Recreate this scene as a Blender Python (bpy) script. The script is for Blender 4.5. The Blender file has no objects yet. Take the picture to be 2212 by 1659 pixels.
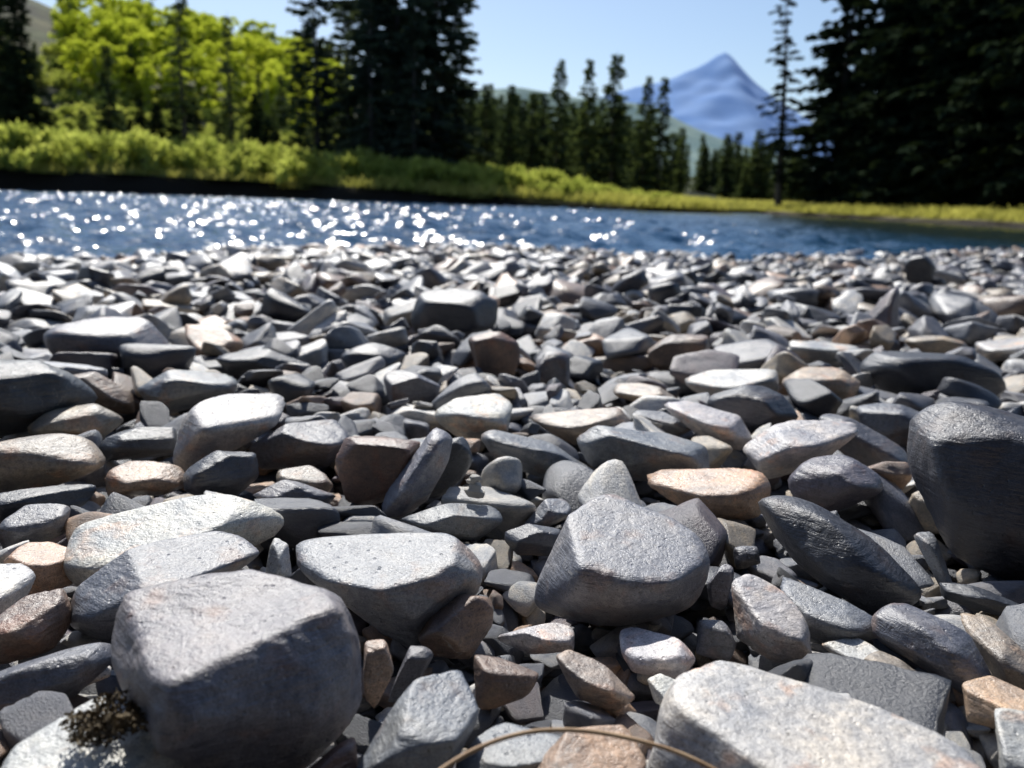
import bpy, math, random, time
import numpy as np, bmesh
from mathutils import Matrix, Vector
T0=time.time()
random.seed(11); rng=np.random.default_rng(11)
S=bpy.context.scene
COL=S.collection
# ------------------------------------------------------------------ helpers
def mesh_np(name, V, Fc, mat=None, smooth=True):
    V=np.asarray(V,dtype=np.float32); Fc=np.asarray(Fc,dtype=np.int32)
    n,k=Fc.shape
    me=bpy.data.meshes.new(name)
    me.vertices.add(len(V)); me.vertices.foreach_set("co",V.ravel())
    me.loops.add(n*k); me.loops.foreach_set("vertex_index",Fc.ravel())
    me.polygons.add(n); me.polygons.foreach_set("loop_start",np.arange(0,n*k,k,dtype=np.int32))
    me.polygons.foreach_set("loop_total",np.full(n,k,dtype=np.int32))
    me.polygons.foreach_set("use_smooth",np.full(n,smooth,dtype=bool))
    me.update(calc_edges=True)
    if mat: me.materials.append(mat)
    return me
def obj(name, me, loc=(0,0,0), rot=(0,0,0), sc=(1,1,1), col=COL):
    o=bpy.data.objects.new(name,me); o.location=loc; o.rotation_euler=rot; o.scale=sc
    col.objects.link(o); return o
def ico(n):
    bm=bmesh.new(); bmesh.ops.create_icosphere(bm,subdivisions=n,radius=1.0)
    V=np.array([v.co[:] for v in bm.verts]); Fc=np.array([[v.index for v in f.verts] for f in bm.faces]); bm.free()
    V/=np.linalg.norm(V,axis=1,keepdims=True); return V,Fc
def nz(P, freq, seed, terms=10):
    r=np.random.default_rng(seed); out=np.zeros(len(P))
    for i in range(terms):
        k=r.normal(size=P.shape[1]); k/=np.linalg.norm(k); k*=freq*r.uniform(.6,1.5)
        out+=np.sin(P@k+r.uniform(0,6.28))
    return out/math.sqrt(terms/2.0)/1.4
# ------------------------------------------------------------------ node helpers
def newmat(name):
    m=bpy.data.materials.new(name); m.use_nodes=True; nt=m.node_tree; nt.nodes.clear()
    out=nt.nodes.new("ShaderNodeOutputMaterial"); return m,nt,out
def N(nt,t,**kw):
    n=nt.nodes.new(t)
    for k,v in kw.items(): setattr(n,k,v)
    return n
def ramp(nt,src,stops,const=False):
    r=nt.nodes.new("ShaderNodeValToRGB"); e=r.color_ramp.elements
    if const: r.color_ramp.interpolation='CONSTANT'
    e[0].position=stops[0][0]; e[0].color=(*stops[0][1],1)
    e[1].position=stops[-1][0]; e[1].color=(*stops[-1][1],1)
    for p,c in stops[1:-1]:
        x=e.new(p); x.color=(*c,1)
    nt.links.new(src,r.inputs[0]); return r
def mul(nt,a,b,fac=1.0,mode='MULTIPLY'):
    m=nt.nodes.new("ShaderNodeMix"); m.data_type='RGBA'; m.blend_type=mode
    if isinstance(fac,(int,float)): m.inputs[0].default_value=fac
    else: nt.links.new(fac,m.inputs[0])
    for s,i in ((a,6),(b,7)):
        if isinstance(s,tuple): m.inputs[i].default_value=(*s,1)
        else: nt.links.new(s,m.inputs[i])
    return m.outputs[2]
PAL={'G':(.215,.225,.25),'L':(.56,.55,.53),'D':(.052,.058,.075),'T':(.37,.315,.245),'B':(.225,.155,.115),'R':(.19,.105,.08),'O':(.47,.32,.225),'P':(.125,.105,.12),'S':(.14,.142,.165),'M':(.23,.215,.24)}
def stone_mat(name, ts, hero):
    m,nt,out=newmat(name); L=nt.links.new
    oi=N(nt,"ShaderNodeObjectInfo"); tc=N(nt,"ShaderNodeTexCoord")
    vm=N(nt,"ShaderNodeVectorMath",operation='MULTIPLY_ADD'); L(tc.outputs['Object'],vm.inputs[0]); vm.inputs[1].default_value=(ts,)*3
    cm=N(nt,"ShaderNodeVectorMath",operation='SCALE'); cm.inputs[0].default_value=(13.1,7.7,21.3); L(oi.outputs['Random'],cm.inputs['Scale'])
    L(cm.outputs[0],vm.inputs[2]); P=vm.outputs[0]
    def noise(s,d=5,r=.55,dist=0.0,src=None):
        n=N(nt,"ShaderNodeTexNoise"); n.inputs['Scale'].default_value=s; n.inputs['Detail'].default_value=d; n.inputs['Roughness'].default_value=r; n.inputs['Distortion'].default_value=dist
        L(src or P,n.inputs['Vector']); return n
    n1=noise(1.5,3,.6,.4); n2=noise(13,4,.7)
    if hero: base=oi.outputs['Color']
    else:
        st=[];acc=0
        for k,wt in (('G',.18),('D',.17),('T',.09),('L',.10),('S',.15),('B',.06),('D',.08),('O',.04),('P',.05),('T',.04),('L',.04)):
            st.append((acc,PAL[k])); acc+=wt
        pr=ramp(nt,oi.outputs['Random'],st,True)
        wn=N(nt,"ShaderNodeTexWhiteNoise",noise_dimensions='1D'); L(oi.outputs['Random'],wn.inputs['W'])
        mrn=N(nt,"ShaderNodeMapRange"); L(wn.outputs[0],mrn.inputs[0]); mrn.inputs[3].default_value=.62; mrn.inputs[4].default_value=1.35
        base=mul(nt,pr.outputs[0],mrn.outputs[0])
    c=mul(nt,base,ramp(nt,n1.outputs[0],[(.3,(.56,.60,.68)),(.5,(1,1,1)),(.7,(1.40,1.30,1.15))]).outputs[0])
    c=mul(nt,c,ramp(nt,n2.outputs[0],[(.3,(.64,.64,.66)),(.5,(1,1,1)),(.7,(1.30,1.27,1.22))]).outputs[0])
    b=N(nt,"ShaderNodeBsdfPrincipled")
    if hero:
        n3=noise(55,3,.7)
        c=mul(nt,c,ramp(nt,n3.outputs[0],[(.32,(.55,.55,.55)),(.5,(1,1,1)),(.68,(1.4,1.4,1.4))]).outputs[0],.8)
        n4=noise(2.1,3,.6,.3)
        c=mul(nt,c,(1.3,.88,.66),ramp(nt,n4.outputs[0],[(.56,(0,0,0)),(.69,(.7,.7,.7))]).outputs[0])
        # dark lichen freckles
        n8=noise(24,2,.5)
        c=mul(nt,c,(.35,.33,.30),ramp(nt,n8.outputs[0],[(.66,(0,0,0)),(.70,(.8,.8,.8))]).outputs[0])
        ab=N(nt,"ShaderNodeMath",operation='SUBTRACT'); L(n1.outputs[0],ab.inputs[0]); ab.inputs[1].default_value=.47
        ab2=N(nt,"ShaderNodeMath",operation='ABSOLUTE'); L(ab.outputs[0],ab2.inputs[0])
        vr=ramp(nt,ab2.outputs[0],[(0.0,(.7,.7,.7)),(.004,(0,0,0))])
        gt=N(nt,"ShaderNodeMath",operation='GREATER_THAN'); L(oi.outputs['Random'],gt.inputs[0]); gt.inputs[1].default_value=.75
        vf=N(nt,"ShaderNodeMath",operation='MULTIPLY'); L(vr.outputs[0],vf.inputs[0]); L(gt.outputs[0],vf.inputs[1])
        c=mul(nt,c,(.45,.42,.38),vf.outputs[0],'MIX')
        vo=N(nt,"ShaderNodeTexVoronoi"); vo.inputs['Scale'].default_value=8; L(P,vo.inputs['Vector'])
        pit=ramp(nt,vo.outputs['Distance'],[(0.04,(0,0,0)),(.16,(1,1,1))])
        mp=N(nt,"ShaderNodeMapping"); mp.inputs['Rotation'].default_value=(.5,.3,0); mp.inputs['Scale'].default_value=(.7,.7,5); L(P,mp.inputs[0])
        n7=noise(3.2,4,.6,.2,mp.outputs[0])
        s0=N(nt,"ShaderNodeMath",operation='MULTIPLY'); L(n7.outputs[0],s0.inputs[0]); s0.inputs[1].default_value=1.2
        s1=N(nt,"ShaderNodeMath",operation='MULTIPLY_ADD'); L(n2.outputs[0],s1.inputs[0]); s1.inputs[1].default_value=.65
        s2=N(nt,"ShaderNodeMath",operation='MULTIPLY_ADD'); L(n3.outputs[0],s2.inputs[0]); s2.inputs[1].default_value=.24
        s3=N(nt,"ShaderNodeMath",operation='MULTIPLY_ADD'); L(pit.outputs[0],s3.inputs[0]); s3.inputs[1].default_value=.40; L(s0.outputs[0],s3.inputs[2])
        L(s3.outputs[0],s2.inputs[2]); L(s2.outputs[0],s1.inputs[2]); hsrc=s1.outputs[0]
    else: hsrc=n2.outputs[0]
    L(c,b.inputs['Base Color'])
    rr=ramp(nt,n2.outputs[0],[(.3,(.30,.30,.30)),(.7,(.52,.52,.52))]); L(rr.outputs[0],b.inputs['Roughness'])
    b.inputs['Specular IOR Level'].default_value=1.0
    bp=N(nt,"ShaderNodeBump"); bp.inputs['Strength'].default_value=.62; bp.inputs['Distance'].default_value=.0034 if hero else .003
    L(hsrc,bp.inputs['Height']); L(bp.outputs[0],b.inputs['Normal'])
    L(b.outputs[0],out.inputs[0]); return m
M_STONE=stone_mat("river_stone",12.0,True)
M_PEB=stone_mat("cobble_stone",1.0,False)
def foliage(name,c1,c2,trans=.35,scale=.6,rough=.6):
    m,nt,out=newmat(name); L=nt.links.new
    oi=N(nt,"ShaderNodeObjectInfo"); g=N(nt,"ShaderNodeNewGeometry")
    n=N(nt,"ShaderNodeTexNoise"); n.inputs['Scale'].default_value=scale; n.inputs['Detail'].default_value=2; L(g.outputs['Position'],n.inputs['Vector'])
    ad=N(nt,"ShaderNodeMath",operation='MULTIPLY_ADD'); L(oi.outputs['Random'],ad.inputs[0]); ad.inputs[1].default_value=.3; L(n.outputs[0],ad.inputs[2])
    ad2=N(nt,"ShaderNodeMath",operation='MULTIPLY_ADD'); L(g.outputs['Random Per Island'],ad2.inputs[0]); ad2.inputs[1].default_value=.25; L(ad.outputs[0],ad2.inputs[2])
    r=ramp(nt,ad2.outputs[0],[(.45,c1),(1.0,c2)])
    d=N(nt,"ShaderNodeBsdfDiffuse"); L(r.outputs[0],d.inputs[0])
    t=N(nt,"ShaderNodeBsdfTranslucent"); L(mul(nt,r.outputs[0],(1.5,1.55,.9)),t.inputs[0])
    mx=N(nt,"ShaderNodeMixShader"); mx.inputs[0].default_value=trans; L(d.outputs[0],mx.inputs[1]); L(t.outputs[0],mx.inputs[2]); L(mx.outputs[0],out.inputs[0])
    return m
M_SPR=foliage("spruce_needles",(.010,.018,.012),(.040,.055,.028),.10)
M_PIN=foliage("pine_needles",(.030,.045,.042),(.09,.11,.07),.30)
M_FOR=foliage("forest_needles",(.045,.065,.042),(.13,.16,.065),.35)
M_ASP=foliage("aspen_leaves",(.26,.31,.035),(.50,.52,.09),.65)
M_WIL=foliage("willow_leaves",(.19,.23,.055),(.44,.45,.15),.6,1.2)
M_GRS=foliage("grass_blades",(.26,.25,.07),(.48,.44,.17),.55,.8)
def simple(name,c1,c2,scale,rough=.85,bump=0):
    m,nt,out=newmat(name); L=nt.links.new
    tc=N(nt,"ShaderNodeTexCoord"); n=N(nt,"ShaderNodeTexNoise"); n.inputs['Scale'].default_value=scale; n.inputs['Detail'].default_value=6; L(tc.outputs['Object'],n.inputs['Vector'])
    r=ramp(nt,n.outputs[0],[(.35,c1),(.65,c2)]); b=N(nt,"ShaderNodeBsdfPrincipled"); L(r.outputs[0],b.inputs['Base Color']); b.inputs['Roughness'].default_value=rough
    L(b.outputs[0],out.inputs[0]); return m
M_BARK=simple("bark",(.05,.04,.032),(.12,.095,.075),3,.9)
M_ABARK=simple("aspen_bark",(.25,.24,.20),(.45,.43,.38),3)
M_TWIG=simple("twig_wood",(.38,.24,.13),(.55,.38,.22),60,.6)
M_MOSS=simple("dry_moss",(.07,.052,.032),(.22,.17,.10),80,.95)
# ------------------------------------------------------------------ terrain
EX=[-40,-12,-6,-4.2,-2.9,-1.75,.55,2.2,4,6,8.5,14,20,60]; EY=[-6,1.5,4.1,5.2,6.5,8.8,9.8,9.2,10.3,12.0,13.7,16,18,25]
def edge(x): return np.interp(x,EX,EY)
BX=[-400,-120,-39,-20,0,12,15,18,30,60,400]; BY=[40,56,64,70,68,64,66,76,92,97,120]
RY=[-200,0,20,36,49,70,90,97,2000]; RX=[21,21,21,22,22.2,20.4,27.0,31,400]
def ground_h(x,y):
    e=edge(x)
    t=np.clip((y-3.0)/np.maximum(e-3.0,.5),0,None)
    beach=-0.05-0.20*np.clip(t,0,1)
    over=np.clip(y-e,0,None)
    beach=beach-0.12*np.clip(over,0,8)
    s1=y-np.interp(x,BX,BY); s2=x-np.interp(y,RY,RX)
    s2=np.where(y>18,s2,-5)
    s=np.maximum(s1,s2)+.5*np.sin(x*.37)+.4*np.sin(x*.9+y*.3)-.3
    bh=np.interp(x,[-60,-30,-10,2,8,14],[2.0,1.6,1.15,.8,.5,.35])
    land=-.2+bh*np.clip(s/1.1,0,1)**.6+.016*np.clip(s-1,0,40)
    prof=np.interp(x,[-260,-150,-110,-70,-40,-10,25,70,120],[58,48,39,28,19,12,6,3,2])
    k=np.clip((y-96)/125,0,1); k=k*k*(3-2*k)
    hill=prof*k*(1+.10*np.sin(x*.06+1)*np.sin(y*.05))+np.where(k>0,k*1.6*np.sin(x*.21)*np.sin(y*.17+1),0)
    far=land+hill
    w=np.clip((s+.4)/.5,0,1)
    return beach*(1-w)+far*w
def axis(pts): return np.concatenate([np.arange(a,b,st) for a,b,st in pts])
def grid(name,gx,gy,fn,mat):
    X,Y=np.meshgrid(gx,gy); nx,ny=len(gx),len(gy)
    V=np.stack([X,Y,fn(X,Y)],-1).reshape(-1,3); ii=(np.arange(ny-1)[:,None]*nx+np.arange(nx-1)[None]).ravel()
    return obj(name,mesh_np(name,V,np.stack([ii,ii+1,ii+1+nx,ii+nx],1),mat))
mg,nt,out=newmat("ground_soil"); L=nt.links.new
g=N(nt,"ShaderNodeNewGeometry"); sx=N(nt,"ShaderNodeSeparateXYZ"); L(g.outputs['Position'],sx.inputs[0])
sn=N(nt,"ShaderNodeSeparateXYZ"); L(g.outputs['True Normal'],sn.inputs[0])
def mr(src,a,b):
    n=N(nt,"ShaderNodeMapRange"); L(src,n.inputs[0]); n.inputs[1].default_value=a; n.inputs[2].default_value=b; return n.outputs[0]
def gn(s,d,r=.5):
    n=N(nt,"ShaderNodeTexNoise"); n.inputs['Scale'].default_value=s; n.inputs['Detail'].default_value=d; n.inputs['Roughness'].default_value=r; L(g.outputs['Position'],n.inputs['Vector']); return n
nA=gn(30,4); nB=gn(.06,7,.65); nC=gn(.8,5)
grav=ramp(nt,nA.outputs[0],[(.35,(.02,.021,.024)),(.65,(.08,.076,.072))]).outputs[0]
hillc=ramp(nt,nB.outputs[0],[(.40,(.03,.04,.03)),(.52,(.08,.095,.04)),(.66,(.18,.17,.09))]).outputs[0]
mead=ramp(nt,nC.outputs[0],[(.35,(.18,.18,.05)),(.65,(.34,.29,.13))]).outputs[0]
c=mul(nt,mead,hillc,mr(sx.outputs[1],92,104),'MIX')
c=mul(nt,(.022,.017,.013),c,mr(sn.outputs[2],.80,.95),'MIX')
c=mul(nt,(.03,.025,.02),c,mr(sx.outputs[2],-.05,.12),'MIX')
c=mul(nt,grav,c,mr(sx.outputs[1],18,19),'MIX')
b=N(nt,"ShaderNodeBsdfPrincipled"); L(c,b.inputs['Base Color']); b.inputs['Roughness'].default_value=.9; b.inputs['Specular IOR Level'].default_value=.15
L(b.outputs[0],out.inputs[0])
grid("ground",axis([(-7000,-400,400),(-400,-80,10),(-80,-12,1.0),(-12,16,.25),(16,50,.8),(50,400,9),(400,7001,400)]),
     axis([(-300,-10,25),(-10,18,.25),(18,56,1.2),(56,76,.33),(76,104,.7),(104,260,5),(260,600,30),(600,9001,500)]),ground_h,mg)
# ------------------------------------------------------------------ water: real wavelets
def wave(X,Y):
    r=np.random.default_rng(77); Z=np.zeros_like(X)
    for i in range(42):
        lam=.26*(2.0/.26)**(r.random()**1.4); k=6.283/lam; th=r.normal()*.9+ (1.57 if r.random()<.6 else .1)
        amp=.088/k
        ph=k*(X*math.cos(th)+Y*math.sin(th))+r.uniform(0,6.28)+.8*np.sin(X*.31*r.uniform(.5,1.5)+Y*.23+i)
        Z+=amp*(np.sin(ph)+.25*np.cos(2*ph))
    fade=np.clip((48-np.abs(X+6))/8,0,1)*np.clip((104-Y)/8,0,1)*np.clip((Y-3)/3,0.15,1)
    gust=.78+.22*np.sin(X*.13+Y*.21+1)*np.sin(Y*.33-X*.08)
    return -.2+Z*fade*gust*np.interp(X,[3,12],[1,.22])
mw,nt,out=newmat("river_water"); L=nt.links.new
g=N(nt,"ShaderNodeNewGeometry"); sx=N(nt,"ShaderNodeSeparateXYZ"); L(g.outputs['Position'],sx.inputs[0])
mp=N(nt,"ShaderNodeMapping"); mp.inputs['Scale'].default_value=(6,9,6); L(g.outputs['Position'],mp.inputs[0])
n=N(nt,"ShaderNodeTexNoise"); n.inputs['Scale'].default_value=1; n.inputs['Detail'].default_value=1; L(mp.outputs[0],n.inputs['Vector'])
bp=N(nt,"ShaderNodeBump"); bp.inputs['Strength'].default_value=1; bp.inputs['Distance'].default_value=.035; L(n.outputs[0],bp.inputs['Height'])
b=N(nt,"ShaderNodeBsdfPrincipled"); b.inputs['Roughness'].default_value=.17; b.inputs['IOR'].default_value=1.33
wc=mul(nt,(.016,.075,.16),(.016,.028,.024),mr(sx.outputs[0],3,12),'MIX'); L(wc,b.inputs['Base Color'])  # base colour darkens to the right, standing in for the trees' dark reflection
L(bp.outputs[0],b.inputs['Normal']); L(b.outputs[0],out.inputs[0])
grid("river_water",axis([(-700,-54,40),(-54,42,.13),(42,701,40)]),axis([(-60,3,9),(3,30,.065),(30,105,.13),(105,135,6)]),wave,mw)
# ------------------------------------------------------------------ mountain
def mfn(X,Y):
    r=np.interp(X,[-2500,-600,0,560,800,1010,1110,1150,1200,1330,1500,1750,2300,4500],[250,330,480,650,705,800,868,885,850,735,610,450,300,200])
    d=np.abs(Y-5000-60*np.sin(X*.006))/1500; base=r*np.clip(1-d,0,1)**1.05
    P=np.stack([X.ravel()/1000,Y.ravel()/1000],1)
    n=nz(P,11,3,24).reshape(X.shape)*.016+nz(P,30,4,30).reshape(X.shape)*.018
    return base*(1-n*np.clip(d*5,0,1))-30
M_MT=simple("mountain_haze_blue",(.15,.29,.58),(.23,.37,.64),.006,1)  # blue of the aerial haze is put into the base colour
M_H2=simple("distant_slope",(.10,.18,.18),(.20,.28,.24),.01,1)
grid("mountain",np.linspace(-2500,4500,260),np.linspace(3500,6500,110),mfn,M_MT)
def h2fn(X,Y):
    r=np.interp(X,[-1500,0,380,620,900,1500,2500],[300,330,270,200,150,120,100]); d=np.abs(Y-2500)/900
    P=np.stack([X.ravel()/1000,Y.ravel()/1000],1)
    return r*np.clip(1-d,0,1)*(1+.06*nz(P,14,8).reshape(X.shape))-20
grid("distant_hill",np.linspace(-1500,2500,140),np.linspace(1600,3400,60),h2fn,M_H2)
# ------------------------------------------------------------------ large river rocks
# kind ; ground position x,y and width in mm ; lit-top share ; outline (own units, rescaled to the width)
ROCKS="""M;-182,532,184;.42;250,1330,290,1210,430,1170,560,1190,740,1285,800,1390,812,1500,770,1600,600,1680,400,1660,260,1450
L;-268,475,123;.7;-20,1680,60,1540,150,1480,290,1455,380,1530,392,1700,200,1760,-10,1740
G;-316,721,185;.6;145,1290,180,1240,330,1140,460,1100,575,1140,575,1200,400,1300,250,1360,170,1330
L;-350,824,242;.75;130,1110,190,1060,300,1040,430,1045,560,1090,625,1130,600,1170,450,1220,190,1250,135,1170
G;-112,716,189;.55;610,1150,700,1105,880,1125,960,1140,1040,1200,1052,1270,980,1330,890,1390,800,1350,640,1230
G;116,775,181;.7;1240,1050,1290,1020,1440,1080,1530,1150,1545,1200,1500,1290,1330,1348,1180,1338,1150,1320,1190,1190
L;215,494,222;.75;1420,1700,1430,1560,1520,1470,1560,1415,1800,1405,2050,1475,2100,1560,2140,1700,2120,1780,1420,1780
D;569,917,223;.14;1960,920,2010,870,2130,840,2260,850,2380,960,2370,1150,2250,1235,2100,1190,2000,1080,1970,1000
D;344,820,184;.25;1615,1105,1640,1080,1700,1065,1900,1150,1995,1225,1985,1265,1900,1302,1750,1240,1640,1160
O;252,1053,191;.6;1355,1040,1400,1000,1560,985,1630,990,1667,1030,1640,1095,1580,1115,1480,1100
G;-119,1035,99;.25;820,1118,840,1060,950,898,985,915,965,1000,925,1080,880,1110
D;-81,1084,64;.1;940,1020,975,930,1010,945,1022,1000,965,1080,920,1085
R;-175,1057,114;.12;722,1000,750,940,840,933,908,945,885,1020,830,1095,740,1085
G;199,1182,210;.35;1240,960,1290,920,1430,913,1530,955,1547,998,1480,1030,1330,1045,1275,1020
G;43,1172,183;.35;1030,955,1060,935,1180,950,1300,1015,1290,1040,1200,1040,1080,1005
L;-404,1190,181;.7;380,995,400,890,470,830,600,803,645,850,610,910,540,950,400,1020
S;-316,1194,155;.5;530,965,660,890,740,885,755,960,700,1015,570,1010
D;-381,1056,93;.15;405,1010,480,962,550,968,557,1030,500,1078,410,1065
O;-479,1056,108;.6;233,1025,270,975,400,1010,408,1048,340,1070,240,1062
T;-632,1064,171;.18;-60,960,20,930,100,923,200,950,216,1000,180,1040,0,1058
T;-692,1281,145;.25;65,918,120,875,200,863,262,910,200,955,90,945
D;-793,1307,243;.14;-120,780,-20,757,60,758,160,810,205,860,120,910,-20,945
G;-871,1781,265;.4;108,712,200,658,300,663,372,750,345,805,230,815,120,760
O;-717,1966,159;.85;388,690,420,668,532,740,490,785,425,765
D;-537,1770,222;.3;460,762,560,743,682,790,650,825,500,808
D;-316,1837,154;.35;728,772,800,730,877,760,862,808,760,820
D;-167,2377,257;.35;888,690,910,630,1000,608,1082,650,1078,705,950,745,900,725
B;-42,1826,120;.15;1008,735,1060,708,1122,740,1125,835,1040,828
S;86,1779,80;.12;1153,795,1180,753,1232,760,1233,843,1160,845
L;-58,1367,144;.55;938,892,1000,850,1080,832,1122,880,1105,945,1010,958,950,925
T;111,1371,184;.55;1128,892,1330,865,1362,900,1352,935,1250,960,1150,930
L;460,1717,218;.6;1468,835,1530,785,1660,778,1692,820,1650,860,1540,870
D;431,1459,173;.3;1520,870,1650,810,1728,885,1640,945,1550,930
L;332,1382,166;.55;1418,882,1500,858,1600,888,1628,930,1612,965,1550,962
T;641,1706,158;.4;1688,832,1740,785,1790,778,1852,812,1852,855,1720,878
D;915,1781,314;.2;1862,805,1900,760,2050,748,2175,790,2172,835,1960,868,1880,838
B;413,2058,157;.2;1398,765,1440,720,1520,713,1534,760,1480,800,1410,800
L;433,1201,173;.6;1605,985,1700,890,1830,863,1855,905,1780,990,1660,1050
S;555,1265,157;.2;1758,903,1800,888,1950,950,1974,1015,1890,1020,1790,960
S;653,1410,126;.25;1836,885,1900,858,1992,880,1965,965,1870,930
S;444,1079,131;.35;1703,1045,1730,1000,1810,968,1900,1010,1912,1040,1800,1108,1720,1090
P;1197,2747,136;.1;1853,725,1900,640,1930,603,1942,700,1905,728
D;2294,4801,169;.1;1953,562,1990,543,2017,570,2012,612,1962,615
L;246,701,84;.7;1573,1265,1600,1222,1680,1250,1760,1350,1772,1405,1690,1420,1600,1385
G;297,724,103;.6;1655,1250,1700,1243,1892,1305,1890,1345,1770,1390
S;375,666,110;.35;1882,1345,1950,1300,2080,1340,2155,1440,2100,1468,1900,1400
T;426,667,84;.6;2038,1315,2100,1303,2235,1400,2245,1445,2180,1468
L;130,661,82;.75;1308,1375,1380,1340,1470,1370,1512,1410,1480,1450,1370,1455
B;-45,685,71;.12;897,1385,940,1310,1010,1270,1067,1290,1067,1350,1020,1412,930,1415
G;-59,509,90;.6;755,1680,820,1560,900,1440,980,1393,1037,1420,1037,1530,950,1690,860,1720
S;-75,610,38;.3;835,1515,890,1373,937,1410,880,1510
G;9,504,78;.6;985,1650,1040,1570,1100,1543,1232,1580,1210,1680,1000,1720
O;55,491,85;.7;1120,1700,1220,1570,1330,1513,1388,1540,1395,1700,1250,1760
T;76,609,76;.6;1188,1420,1220,1393,1290,1420,1392,1500,1340,1530,1250,1510
B;3,595,56;.3;1018,1412,1100,1412,1172,1440,1150,1495,1080,1510,1030,1545
L;25,687,77;.6;1058,1385,1200,1330,1242,1340,1242,1395,1150,1410
L;-467,708,73;.7;-60,1170,50,1185,82,1220,40,1300,-30,1350,-90,1290
O;-463,772,66;.5;20,1195,60,1153,130,1158,162,1200,152,1260,60,1280
B;-411,658,73;.45;-30,1350,50,1263,140,1268,153,1340,100,1410,-20,1415
S;-360,586,110;.15;-60,1408,240,1402,245,1445,150,1510,-30,1520
G;-533,887,75;.55;8,1125,60,1068,152,1090,132,1155,20,1175
D;-570,974,150;.3;-30,1055,130,1038,233,1050,170,1100,10,1110
T;-276,1067,82;.6;590,1015,680,993,722,1050,700,1075,610,1060
S;-274,1009,103;.2;548,1065,620,1030,722,1072,690,1108,600,1100
G;-67,943,129;.4;860,1125,980,1080,1080,1075,1092,1120,1040,1165,920,1155
D;28,902,74;.3;1078,1158,1150,1125,1217,1118,1200,1195,1120,1200
G;49,987,62;.5;1128,1140,1180,1075,1232,1063,1235,1110,1180,1140
O;-98,593,24;.2;788,1360,830,1368,852,1440,820,1545,785,1500
R;-119,491,48;.3;620,1680,770,1580,775,1690,700,1730
S;215,777,26;.2;1528,1265,1560,1208,1583,1220,1572,1325,1540,1310
S;267,872,33;.3;1578,1185,1630,1168,1642,1210,1592,1235
S;191,686,36;.3;1506,1345,1560,1328,1592,1380,1582,1425,1510,1418
G;463,844,58;.3;1962,1150,2000,1133,2078,1275,2050,1270
D;496,786,108;.4;2030,1282,2120,1268,2260,1290,2250,1325,2040,1318
L;137,604,43;.7;1396,1475,1430,1450,1512,1470,1482,1535,1420,1520
L;308,673,52;.7;1778,1405,1850,1358,1905,1390,1862,1448
T;335,647,61;.5;1858,1440,1900,1398,2012,1450,1990,1485
O;399,592,68;.6;2085,1500,2130,1455,2260,1480,2270,1560,2110,1575
L;373,531,47;.7;2138,1525,2180,1498,2270,1540,2280,1690,2190,1690
D;-558,1208,115;.15;213,955,250,914,392,920,380,985,230,990
B;-752,1458,133;.15;108,790,200,778,292,840,292,895,200,880
G;-589,1485,177;.3;298,832,380,783,520,788,505,855,340,895
S;-192,1566,110;.3;828,815,870,788,952,830,942,870,850,888
L;-338,610,40;.6;128,1470,180,1440,245,1435,240,1465,170,1480
G;267,1434,115;.5;1360,890,1430,880,1500,920,1470,940,1380,925
T;257,1623,150;.6;1300,820,1400,815,1470,855,1450,885,1330,860
G;724,1692,210;.4;1740,860,1830,825,1960,822,1980,850,1850,880
L;1383,2312,182;.6;2100,740,2230,700,2260,770,2130,780
T;1208,2353,196;.3;1945,740,2000,712,2080,725,2110,760,1990,770
L;838,2227,189;.5;1700,735,1840,725,1860,750,1800,780,1710,775
L;-238,811,29;.5;570,1250,590,1140,620,1170,630,1250,600,1262"""
ICO={5:ico(5),6:ico(6)}
def hull(pts):
    pts=sorted(set(map(tuple,pts)))
    def half(ps):
        h=[]
        for p in ps:
            while len(h)>1 and (h[-1][0]-h[-2][0])*(p[1]-h[-2][1])-(h[-1][1]-h[-2][1])*(p[0]-h[-2][0])<=0: h.pop()
            h.append(p)
        return h[:-1]
    return half(pts)+half(pts[::-1])
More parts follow.
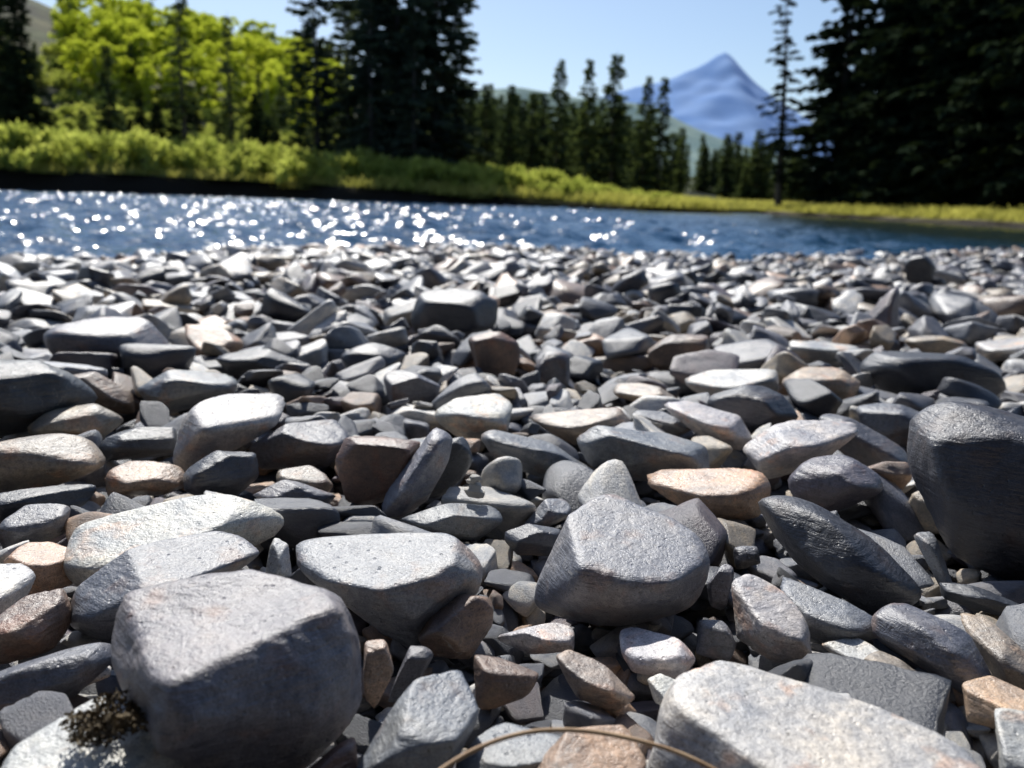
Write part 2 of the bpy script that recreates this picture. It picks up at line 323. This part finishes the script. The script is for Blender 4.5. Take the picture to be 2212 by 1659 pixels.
def rock(idx,kind,px,py,wid,lit,outline):
    I5,F5=ICO[6] if idx<7 or idx in (49,51,52) else ICO[5]
    r=np.random.default_rng(100+idx)
    o=np.array(outline,float).reshape(-1,2); o[:,1]*=-1
    lo=o.min(0); hi=o.max(0); s=wid/(hi[0]-lo[0]); o=(o-(lo+hi)/2)*s
    hh=(hi[1]-lo[1])*s/2; pz=.8*hh+.004
    yaw=math.atan2(-px,py); pit=math.atan2(.4-pz,math.hypot(px,py))
    ro=-math.radians(1.8); o=o@np.array([[math.cos(ro),math.sin(ro)],[-math.sin(ro),math.cos(ro)]])
    H=np.array(hull(o.tolist())); cen=H.mean(0); H=H-cen
    w=H[:,0].max()-H[:,0].min(); h=H[:,1].max()-H[:,1].min(); zt=H[:,1].max()
    zr=zt-lit*h; D=max(.58*min(w,1.9*h), lit*h/(.9*math.tan(pit+math.radians(12)))); D=min(D,1.15*w)
    th=math.pi/2-math.atan(lit*h/(.92*D)); tl=math.radians(r.uniform(-22,12))
    if zr<-.1*h: tl=min(tl,math.radians(-10))
    Ns=[];hs=[]
    for i in range(len(H)):
        a=H[i]; b_=H[(i+1)%len(H)]; e=b_-a; ln=np.hypot(*e)
        if ln<1e-5: continue
        n=np.array([e[1],-e[0]])/ln; d=max(n@a,.15*min(w,h))
        for sg in (-1,1):
            al=math.radians(r.uniform(10,36))*sg
            Ns.append((n[0]*math.cos(al),math.sin(al),n[1]*math.cos(al))); hs.append(d*math.cos(al)*1.04)
    for t_,rx,z0 in ((th,r.uniform(-.22,.22),zr),(tl,r.uniform(-.4,.4),zr),(math.radians(-50),r.uniform(-.2,.2),-.25*h)):
        n=np.array([rx,-math.cos(t_),math.sin(t_)]); n/=np.linalg.norm(n)
        hs.append(max(n@np.array([0,-D/2,z0]),.10*min(w,h))); Ns.append(tuple(n))
    Ns.append((0,1,0)); hs.append(D/2)
    Ns=np.array(Ns); hs=np.array(hs)
    p=r.uniform(14,42)
    def rad(Ns,hs):
        q=np.clip(I5@Ns.T,0,None)/hs; return (q**p).sum(1)**(-1/p)
    rr=rad(Ns,hs); Vv=I5*rr[:,None]
    ex=[];eh=[]
    for _ in range(8):
        d=r.normal(size=3); d[1]-=.8; d/=np.linalg.norm(d); ex.append(d); eh.append((Vv@d).max()*r.uniform(.86,.97))
    rr=rad(np.vstack([Ns,ex]),np.concatenate([hs,eh]))
    q=I5*rr[:,None]/w
    amp=.012+.016*r.random()
    rr=rr*(1+amp*nz(q,7,idx)+.35*amp*nz(q,19,idx+500)-.010*np.abs(nz(q,38,idx+900)))
    t=nz(q,9,idx+40,16)*1.5+nz(q,30,idx+41,12)*.35; fl=np.floor(t); fr=t-fl
    te=fl+np.clip((fr-.38)/.24,0,1)
    rr=rr*(1+(.014 if r.random()<.5 else .004)*te)
    if idx==0: rr=rr*(1+.06*nz(q,7,77)-.10*np.abs(nz(q,8,78))+.06)
    Vv=I5*rr[:,None]; Vv[:,0]+=cen[0]; Vv[:,2]+=cen[1]
    rt=np.array([math.cos(yaw),math.sin(yaw),0]); fw=np.array([-math.sin(yaw)*math.cos(pit),math.cos(yaw)*math.cos(pit),-math.sin(pit)]); up=np.cross(rt,fw)
    W=Vv[:,0:1]*rt+Vv[:,1:2]*fw+Vv[:,2:3]*up
    o_=obj("river_rock",mesh_np("river_rock",W,F5,M_STONE),(px,py,pz))
    c=np.array(PAL[kind])*r.uniform(.85,1.15)*(1+r.normal(size=3)*.02); o_.color=(*c,1)
    return W+np.array([px,py,pz])
cell=.015; X0,X1,Y0,Y1=-11,13,-.6,17.5
HX=np.arange(X0,X1,cell); HY=np.arange(Y0,Y1,cell)
GX,GY=np.meshgrid(HX,HY); HF=ground_h(GX,GY).astype(np.float32); BASE=HF.copy(); MASK=np.zeros_like(HF)
heroW=[]
for i,ln in enumerate(ROCKS.strip().split("\n")):
    k,pos,lit,c=ln.split(";"); x,y,w_=[float(v)/1000 for v in pos.split(",")]
    heroW.append(rock(i,k,x,y,w_,float(lit),[float(v) for v in c.split(",")]))
# ------------------------------------------------------------------ cobbles dropped on a growing height field
def proto(seed,n,mat=None):
    I,Fx=ico(n); r=np.random.default_rng(seed); k=r.integers(7,13)
    Ns=r.normal(size=(k,3)); Ns/=np.linalg.norm(Ns,axis=1,keepdims=True); hs=r.uniform(.68,1.0,k)
    Ns=np.vstack([Ns,[[0,0,1],[0,0,-1],[1,0,0],[-1,0,0],[0,1,0],[0,-1,0]]]); hs=np.concatenate([hs,[.8,.8,1,1,1,1]])
    p=r.uniform(7,34); q=np.clip(I@Ns.T,0,None)/hs; rr=(q**p).sum(1)**(-1/p)
    rr*=1+.025*nz(I,3,seed)+.012*nz(I,9,seed+1); V=I*rr[:,None]; V/=np.abs(V).max(0)
    return mesh_np("cobble",V,Fx,mat or M_PEB)
PR_N=[proto(2000+i,4) for i in range(26)]
PR_F=[proto(2000+i,3) for i in range(26)]
cc=bpy.data.collections.new("river_cobbles_parts")
cnt=0
def drop(x,y,a,b_,c_,yaw,zmax,maxmask):
    global cnt
    i0=max(int((x-a-X0)/cell),0); i1=min(int((x+a-X0)/cell)+2,HF.shape[1]); j0=max(int((y-a-Y0)/cell),0); j1=min(int((y+a-Y0)/cell)+2,HF.shape[0])
    if i1-i0<2 or j1-j0<2: return False
    dx=GX[j0:j1,i0:i1]-x; dy=GY[j0:j1,i0:i1]-y; cy,sy=math.cos(yaw),math.sin(yaw)
    lx=(dx*cy+dy*sy)/a; ly=(-dx*sy+dy*cy)/b_; r2=lx*lx+ly*ly; m=r2<.92
    if m.sum()<2: return False
    if MASK[j0:j1,i0:i1][m].mean()>maxmask: return False
    Hh=HF[j0:j1,i0:i1]; pr=c_*np.sqrt(np.clip(1-r2,0,1)); hm=Hh[m]
    A=np.stack([dx[m],dy[m]],1); hz=hm-hm.mean()
    G=np.linalg.lstsq(A.T@A+np.eye(2)*1e-5,A.T@hz,rcond=None)[0]*.8
    g_=np.hypot(*G)
    if g_>.7: G*=.7/g_
    G=G+rng.normal(size=2)*.16
    pl=dx*G[0]+dy*G[1]
    z=float(np.quantile((Hh-pl+pr)[m],.78))
    bz=float(BASE[j0:j1,i0:i1].mean())
    if z-bz>zmax: return False
    top=z+pl+pr; HF[j0:j1,i0:i1]=np.where(m,np.maximum(Hh,top),Hh)
    q=Vector((0,0,1)).rotation_difference(Vector((-G[0],-G[1],1)).normalized())@Matrix.Rotation(yaw,3,'Z').to_quaternion()
    o=bpy.data.objects.new("cobble",(PR_N if y<3.2 else PR_F)[rng.integers(26)]); o.rotation_mode='QUATERNION'; o.rotation_quaternion=q; o.location=(x,y,z); o.scale=(a,b_,c_)
    cc.objects.link(o); cnt+=1; return True
def size(lo,hi,pw):
    a=lo+(hi-lo)*rng.random()**pw; return a,a*rng.uniform(.5,.88),a*rng.uniform(.20,.55)
for _ in range(3500):
    y=.15+2.8*rng.random()**.8; x=rng.uniform(-1,1)*(.68*y+.55); drop(x,y,*size(.016,.036,1.6),rng.uniform(0,3.14),.05,1)
for _ in range(2000):
    y=.25+.9*rng.random(); x=rng.uniform(-1,1)*(.68*y+.15); drop(x,y,*size(.014,.03,1.4),rng.uniform(0,3.14),.045,1)
for W in heroW:
    ix=((W[:,0]-X0)/cell).astype(int); iy=((W[:,1]-Y0)/cell).astype(int); ok=(ix>=0)&(ix<HF.shape[1])&(iy>=0)&(iy<HF.shape[0])
    np.maximum.at(HF,(iy[ok],ix[ok]),W[ok,2].astype(np.float32)); MASK[iy[ok],ix[ok]]=1
for _ in range(3500):
    y=.2+1.6*rng.random(); x=rng.uniform(-1,1)*(.68*y+.3); drop(x,y,*size(.026,.065,1.3),rng.uniform(0,3.14),.075,.10)
for _ in range(260):
    y=1.9+1.8*rng.random(); x=rng.uniform(-1,1)*(.68*y+.5); drop(x,y,*size(.055,.10,1.2),rng.uniform(-.5,.5),.085,.10)
for _ in range(24000):
    y=rng.random()**.75*16; x=rng.uniform(-1,1)*(.68*y+1.4)
    if y>edge(x)+.6: continue
    if y<1.5 and abs(x)<.62*y+.1: s_=size(.02,.045,1.3); mm=.12; zm=.075
    elif y<3: s_=size(.024,.08,1.5); mm=.2; zm=.095
    else: s_=size(.035,.12,1.8); mm=.3; zm=.11
    drop(x,y,*s_,rng.uniform(0,3.14),zm,mm)
e=bpy.data.objects.new("river_cobbles",None); e.instance_type='COLLECTION'; e.instance_collection=cc; COL.objects.link(e)
# small balanced stack of pale pebbles
ce=bpy.data.objects.new("stone_cairn",None); ce.location=(-.043,.972,.043); COL.objects.link(ce)
zc=0
for i,(wd,hg,ox) in enumerate([(.028,.010,0),(.019,.009,.003),(.012,.007,-.002),(.018,.006,.001)]):
    o=bpy.data.objects.new("pebble_%d"%(i+1),proto(3100+i,4,M_STONE)); o.scale=(wd/2,wd*.4,hg/2); o.rotation_euler=(0,.12*(-1)**i,i*1.3); o.location=(ox,0,zc+hg/2); zc+=hg*.82; o.color=(.72,.70,.64,1); o.parent=ce; COL.objects.link(o)
# ------------------------------------------------------------------ trees
def cone_strip(p0,p1,r0,r1,k):
    p0=np.array(p0,float);p1=np.array(p1,float); d=p1-p0; d/=np.linalg.norm(d)+1e-9
    a=np.cross(d,[.3,.2,1.0] if abs(d[2])<.9 else [1,0,0]); a/=np.linalg.norm(a); b_=np.cross(d,a)
    t=np.arange(k)*2*math.pi/k; ring=np.cos(t)[:,None]*a+np.sin(t)[:,None]*b_
    V=np.vstack([p0+ring*r0,p1+ring*r1]); i=np.arange(k); j=(i+1)%k
    return V,np.stack([i,j,j+k,i+k],1)
def conifer(name,H,Rr,seed,dens=1.0,bare=.06,fol=M_SPR,step=.42,clump=0.0,leaf=.34,irr=.25,shape=.8,lw=.22):
    r=np.random.default_rng(seed); Vs=[];Fs=[];off=0
    def add(V,Fx):
        nonlocal off; Vs.append(V);Fs.append(Fx+off);off+=len(V)
    zz=np.linspace(0,H,9); bend=.008*H*np.sin(zz/H*3+seed)*np.sin(zz/H*3.14)
    for i in range(8):
        V,Fx=cone_strip((bend[i],0,zz[i]),(bend[i+1],0,zz[i+1]),.013*H*(1-zz[i]/H)+.015,.013*H*(1-zz[i+1]/H)+.015,7); add(V,Fx)
    LV=[]; z=bare*H
    while z<H*.985:
        f=(z-bare*H)/(H*(1-bare)); prof=(1-f)**shape*min(1,.45+f*4)
        gap=1 if clump==0 else (1 if math.sin(z*1.7+seed)+r.normal()*.6>-clump else .45)
        for k in range(int(5+2*(1-f))):
            if r.random()>dens: continue
            az=r.uniform(0,6.28); ln=max(.18,Rr*prof*gap*r.uniform(1-irr*1.6,1+irr*.6)); sl=(.35*f-.28)+r.normal()*.08
            bx=np.interp(z,zz,bend); p0=np.array([bx,0,z]); dr=np.array([math.cos(az),math.sin(az),sl]); p1=p0+dr*ln
            V,Fx=cone_strip(p0,p1,.012+.010*ln,.004,3); add(V,Fx)
            n=int(max(5,ln/leaf*8)); t=r.uniform(.10,1.03,n)**.8
            c=p0+dr*ln*t[:,None]; side=np.array([-math.sin(az),math.cos(az),0]); sg=r.choice([-1,1],n)
            sp=(1-t)*.35*ln*.6+.10
            ld=dr[None]*r.uniform(.3,1,n)[:,None]+side[None]*(sg*r.uniform(.2,1.1,n))[:,None]+np.array([0,0,-1])*r.uniform(0,.75,n)[:,None]
            ld/=np.linalg.norm(ld,axis=1,keepdims=True); LL=leaf*r.uniform(.6,1.5,n)*(.7+sp)
            wv=np.cross(ld,r.normal(size=(n,3))); wv/=np.linalg.norm(wv,axis=1,keepdims=True); wv*=(LL*lw)[:,None]
            q=np.stack([c-wv*.6,c+ld*LL[:,None]*.55-wv,c+ld*LL[:,None],c+ld*LL[:,None]*.5+wv],1); LV.append(q.reshape(-1,3))
        z+=step*r.uniform(.7,1.3)*(1 if f<.8 else .7)
    nw=sum(len(f) for f in Fs)
    LV=np.vstack(LV); nl=len(LV)//4; add(LV,np.arange(nl*4).reshape(-1,4))
    me=mesh_np(name,np.vstack(Vs),np.vstack(Fs),M_BARK,False); me.materials.append(fol)
    mi=np.zeros(nw+nl,dtype=np.int32); mi[nw:]=1; me.polygons.foreach_set("material_index",mi); return me
C_big=[conifer("spruce",26,4.3,s,1,.02,step=.40,leaf=.60,irr=.35,clump=1.0,lw=.34,shape=.65) for s in (1,2,3)]
C_pine=[conifer("pine",26,3.4,s,.85,.05,fol=M_PIN,step=.46,clump=.25,leaf=.60,irr=.6,shape=.32,lw=.30) for s in (4,5,6)]
C_mid=[conifer("fir",15,2.3,s,.95,.02,fol=M_FOR,step=.42,leaf=.48,irr=.35,clump=.9,shape=.65,lw=.34) for s in (7,8,9)]
C_sp=conifer("snag",18,1.9,12,.55,.12,step=.40,leaf=.36,irr=.6,clump=.3,shape=.35,lw=.3)
C_gr=conifer("grey_fir",16,1.7,15,.7,.04,fol=M_FOR,step=.4,leaf=.40,irr=.4,clump=.6,shape=.55,lw=.3)
def leafmass(name,seed,blobs,n,leaf,fol,trunk=(),up=.0,aspect=.5):
    r=np.random.default_rng(seed); Vs=[];Fs=[];off=0;nw=0
    for (p0,p1,a,b_) in trunk:
        V,Fx=cone_strip(p0,p1,a,b_,6); Vs.append(V);Fs.append(Fx+off);off+=len(V);nw+=len(Fx)
    bl=np.array(blobs); pick=r.integers(len(bl),size=n); d=r.normal(size=(n,3)); d/=np.linalg.norm(d,axis=1,keepdims=True)
    rad=r.random(n)**.45; c=bl[pick,:3]+d*rad[:,None]*bl[pick,3:6]
    ld=r.normal(size=(n,3)); ld[:,2]+=up; ld/=np.linalg.norm(ld,axis=1,keepdims=True); wv=np.cross(ld,r.normal(size=(n,3))); wv/=np.linalg.norm(wv,axis=1,keepdims=True)
    LL=leaf*r.uniform(.5,1.4,n)[:,None]; wv=wv*LL*aspect*.5
    q=np.stack([c,c+ld*LL*.5-wv,c+ld*LL,c+ld*LL*.5+wv],1).reshape(-1,3)
    if nw: q[:,2]=np.maximum(q[:,2],0)
    Vs.append(q);Fs.append(np.arange(n*4).reshape(-1,4)+off)
    me=mesh_np(name,np.vstack(Vs),np.vstack(Fs),M_ABARK if nw else fol,False)
    if nw:
        me.materials.append(fol); mi=np.zeros(nw+n,dtype=np.int32); mi[nw:]=1; me.polygons.foreach_set("material_index",mi)
    return me
def aspen(seed):
    r=np.random.default_rng(seed); bl=[]
    for i in range(26):
        z=r.uniform(2.2,10.5); w=1.9*math.sin(min(1,(z-1.2)/9.8)*math.pi*.9)**.7+.2
        bl.append((r.normal()*w*.6,r.normal()*w*.6,z,r.uniform(.5,.95),r.uniform(.5,.95),r.uniform(.45,.8)))
    tk=[((0,0,0),(.1,0,5),.13,.10),((.1,0,5),(0,.1,10),.10,.03)]+[((.05,0,b_[2]-1.2),(b_[0],b_[1],b_[2]),.05,.02) for b_ in bl[:10]]
    return leafmass("aspen",seed,bl,2600,.42,M_ASP,tk,0,.8)
C_asp=[aspen(s) for s in (21,22,23)]
def willow(seed):
    r=np.random.default_rng(seed); bl=[]
    for i in range(22):
        x,y=r.normal(size=2)*.75; z=r.uniform(.2,1.9)*math.exp(-(x*x+y*y)*.25); bl.append((x,y,z,.35,.35,.42))
    return leafmass("willow",seed,bl,1700,.38,M_WIL,[((0,0,0),(b_[0],b_[1],b_[2]),.03,.01) for b_ in bl[:12]],1.3,.3)
C_wil=[willow(s) for s in (31,32,33,34)]
def grass(seed):
    r=np.random.default_rng(seed); n=300; c=np.concatenate([r.normal(size=(n,2))*.45,np.zeros((n,1))],1); ld=np.stack([r.normal(size=n)*.35,r.normal(size=n)*.35,r.uniform(.5,1,n)],1)
    h=r.uniform(.25,.75,n)[:,None]; wv=r.normal(size=(n,3)); wv[:,2]=0; wv/=np.linalg.norm(wv,axis=1,keepdims=True); wv*=.022
    q=np.stack([c-wv,c+wv,c+ld*h+wv*.3,c+ld*h-wv*.3],1).reshape(-1,3)
    return mesh_np("grass",q,np.arange(n*4).reshape(-1,4),M_GRS,False)
C_grs=[grass(s) for s in (41,42,43)]
def gz(x,y): return float(ground_h(np.array([float(x)]),np.array([float(y)]))[0])
def tree(me,x,y,H,H0,name="spruce_tree",col=COL,lean=0,wid=1.0):
    s=H/H0; return obj(name,me,(x,y,gz(x,y)-.1),(0,lean,random.uniform(0,6.28) if not lean else 0),(s*wid,s*wid,s),col)
def inst(name,build):
    c=bpy.data.collections.new(name+"_parts"); build(c); e=bpy.data.objects.new(name,None); e.instance_type='COLLECTION'; e.instance_collection=c; COL.objects.link(e)
for i,(x,y,H,w) in enumerate([(-19.2,82,19.5,1.25),(-17.3,88,18,1.3),(-14.6,83,27,1.15),(-13,90,26,1.1),(-11.5,82,28,1.2),(-9.8,87,27,1.1),(-7.9,82,27,1.15),(-6.4,86,19,1.2),(-13.6,80,21,1),(-9.6,79,20,1)]):
    tree(C_pine[i%3],x,y,H,26,"pine_tree",wid=w)
tree(C_gr,-32.4,84,18,16,wid=1.1); tree(C_gr,-27.2,82,15,16,wid=.8); tree(C_mid[0],-20.4,80,11.5,15); tree(C_big[0],-51,90,19,26); tree(C_big[1],-56,94,22,26); tree(C_mid[2],-47,100,14,15)
for i,(x,y,H,w) in enumerate([(-4,100,12,1),(-1.2,104,12.5,1),(1.4,100,11.5,1),(4.4,100,15.2,.8),(7.6,99,15.4,.8),(10.5,98,16,1.05),(14.4,100,14,.8),(16.4,101,14.2,.85),(19.5,104,8,.9),(12.4,108,12,1),(8.9,106,11,1)]):
    tree(C_mid[i%3],x,y,H,15,"fir_tree",wid=w*1.15)
tree(C_sp,21.6,71,18.5,18,"dead_spruce_tree",lean=-.06,wid=1.2)
for i,(x,y,H) in enumerate([(26.1,71,24),(28,66,27),(27.2,60,29),(28.9,57,28),(28.6,52,30),(30,54,30),(29.3,47,29),(31.5,49,30),(30.5,42,28),(34,45,30),(33,38,28),(31,64,28),(34,58,30),(36,52,30),(37,44,30),(29.5,69,20),(27.5,56,14),(27.6,48,12),(26.4,63,10)]):
    tree(C_big[i%3],x,y,H,26,wid=1.15)
def bf(c):
    for _ in range(190):
        k=rng.uniform(-.60,.40); y=rng.uniform(125,240); x=k*y
        if k<-.16 and rng.random()<.85: continue
        if k>.14: y=rng.uniform(125,190); x=k*y
        h=rng.uniform(8,12) if k<.14 else rng.uniform(6.0,9)
        tree(C_mid[rng.integers(3)],x,y,h,15,"fir",c,wid=rng.uniform(.9,1.3))
    for _ in range(110):
        k=rng.uniform(-.09,.15); y=rng.uniform(118,185); tree(C_mid[rng.integers(3)],k*y,y,rng.uniform(7,13.5),15,"fir",c,wid=rng.uniform(1,1.4))
    for _ in range(60):
        k=rng.uniform(.12,.33); y=rng.uniform(115,170); tree(C_mid[rng.integers(3)],k*y,y,3.5+6.5*rng.random()**1.3,15,"fir",c,wid=rng.uniform(1.1,1.9))
    for _ in range(60):
        x=rng.uniform(-75,-8); y=rng.uniform(96,135); tree(C_mid[rng.integers(3)],x,y,rng.uniform(3,7),15,"fir",c,wid=1.5)
    for _ in range(14):
        k=rng.uniform(-.46,-.26); y=rng.uniform(96,140); tree(C_big[rng.integers(3)],k*y,y,rng.uniform(5,9),26,"spruce",c,wid=1.6)
    for _ in range(80):
        y=rng.uniform(60,150); x=rng.uniform(.40,.8)*y+5; tree(C_big[rng.integers(3)],x,y,rng.uniform(22,30),26,"spruce",c)
    for _ in range(100):  # unseen spruces added behind the camera to block sky fill on stone fronts
        y=-rng.uniform(7,28); x=rng.uniform(-45,45); tree(C_big[rng.integers(3)],x,y,rng.uniform(18,29),26,"spruce",c,wid=1.35)
inst("forest",bf)
def af(c):
    for _ in range(170):
        k=rng.uniform(-.52,-.20); y=rng.uniform(150,235); x=k*y; s=rng.uniform(.6,1.0)
        obj("aspen",C_asp[rng.integers(3)],(x,y,gz(x,y)-.1),(0,0,rng.uniform(0,6.28)),(s*1.15,s*1.15,s*1.05),c)
inst("aspen_grove",af)
def wf(c):
    for _ in range(520):
        x=rng.uniform(-75,19); b_=float(np.interp(x,BX,BY)); s=rng.uniform(1.0,15)*(1 if x<0 else .8); y=b_+s+1.2
        k=float(np.interp(x,[-60,-10,4,12,19],[1.45,1.25,.85,.42,.3]))*rng.uniform(.5,1.2)
        obj("willow",C_wil[rng.integers(4)],(x,y,gz(x,y)-.05),(0,0,rng.uniform(0,6.28)),(k*1.2,k*1.2,k),c)
    for _ in range(260):
        k0=rng.uniform(-.6,-.2); y=rng.uniform(95,170); x=k0*y; k=rng.uniform(.7,1.5)
        obj("willow",C_wil[rng.integers(4)],(x,y,gz(x,y)-.05),(0,0,rng.uniform(0,6.28)),(k*1.3,k*1.3,k),c)
inst("willow_thicket",wf)
def gf(c):
    for _ in range(1000):
        x=rng.uniform(-70,34); b_=float(np.interp(x,BX,BY)); y=b_+rng.random()**1.5*14+1.5; k=rng.uniform(.7,1.5)
        if gz(x,y)<.10: continue
        obj("grass",C_grs[rng.integers(3)],(x,y,gz(x,y)-.03),(0,0,rng.uniform(0,6.28)),(k*1.6,k*1.6,k),c)
    for _ in range(300):
        y=rng.uniform(30,90); x=float(np.interp(y,RY,RX))+rng.random()*5+.9; k=rng.uniform(.5,1.1)
        if gz(x,y)<.10: continue
        obj("grass",C_grs[rng.integers(3)],(x,y,gz(x,y)-.03),(0,0,rng.uniform(0,6.28)),(k*1.6,k*1.6,k),c)
inst("bank_grass",gf)
# ------------------------------------------------------------------ twig and moss
cu=bpy.data.curves.new("twig","CURVE"); cu.dimensions='3D'; cu.bevel_depth=.0014; cu.bevel_resolution=3
sp=cu.splines.new('NURBS'); pts=[(-.10,.34,.055),(-.055,.40,.078),(-.01,.435,.092),(.04,.445,.093),(.085,.44,.089),(.125,.43,.082),(.17,.40,.065)]
sp.points.add(len(pts)-1)
for q,p in zip(sp.points,pts): q.co=(*p,1)
sp.use_endpoint_u=True; cu.materials.append(M_TWIG); COL.objects.link(bpy.data.objects.new("twig",cu))
r_=np.random.default_rng(5)
obj("moss_clump",leafmass("moss_clump",6,[(r_.normal()*.016,r_.normal()*.013,-.004+r_.normal()*.003,.009,.009,.004) for _ in range(24)],3000,.0035,M_MOSS,aspect=.6),(-.240,.470,.074))
# ------------------------------------------------------------------ light, sky, camera
EL,AZ=48,-18
sd=Vector((math.sin(math.radians(AZ))*math.cos(math.radians(EL)),math.cos(math.radians(AZ))*math.cos(math.radians(EL)),math.sin(math.radians(EL))))
sl=bpy.data.lights.new("sun","SUN"); sl.energy=5; sl.angle=math.radians(.53); sl.color=(1,.97,.91)
so=bpy.data.objects.new("sun",sl); so.rotation_euler=sd.to_track_quat('Z','Y').to_euler(); COL.objects.link(so)
w=bpy.data.worlds.new("World"); S.world=w; w.use_nodes=True; nt=w.node_tree; bg=nt.nodes["Background"]
sk=nt.nodes.new("ShaderNodeTexSky"); sk.sky_type='NISHITA'; sk.sun_disc=False; sk.sun_elevation=math.radians(EL); sk.sun_rotation=math.radians(AZ); sk.altitude=100; sk.dust_density=.9; sk.ozone_density=3.4
nt.links.new(sk.outputs[0],bg.inputs[0]); bg.inputs[1].default_value=.12
cd=bpy.data.cameras.new("camera"); co=bpy.data.objects.new("camera",cd); COL.objects.link(co)
co.location=(0,0,.4); co.rotation_euler=(Matrix.Rotation(math.radians(90-12.46),3,'X')@Matrix.Rotation(math.radians(1.8),3,'Z')).to_euler()
cd.sensor_width=36; cd.lens=29.4; cd.clip_end=20000; cd.clip_start=.01
cd.dof.use_dof=True; cd.dof.focus_distance=.84; cd.dof.aperture_fstop=5.6
S.camera=co
S.view_settings.view_transform='Standard'; S.view_settings.look='None'; S.view_settings.exposure=0
print("cobbles",cnt,"t",time.time()-T0)
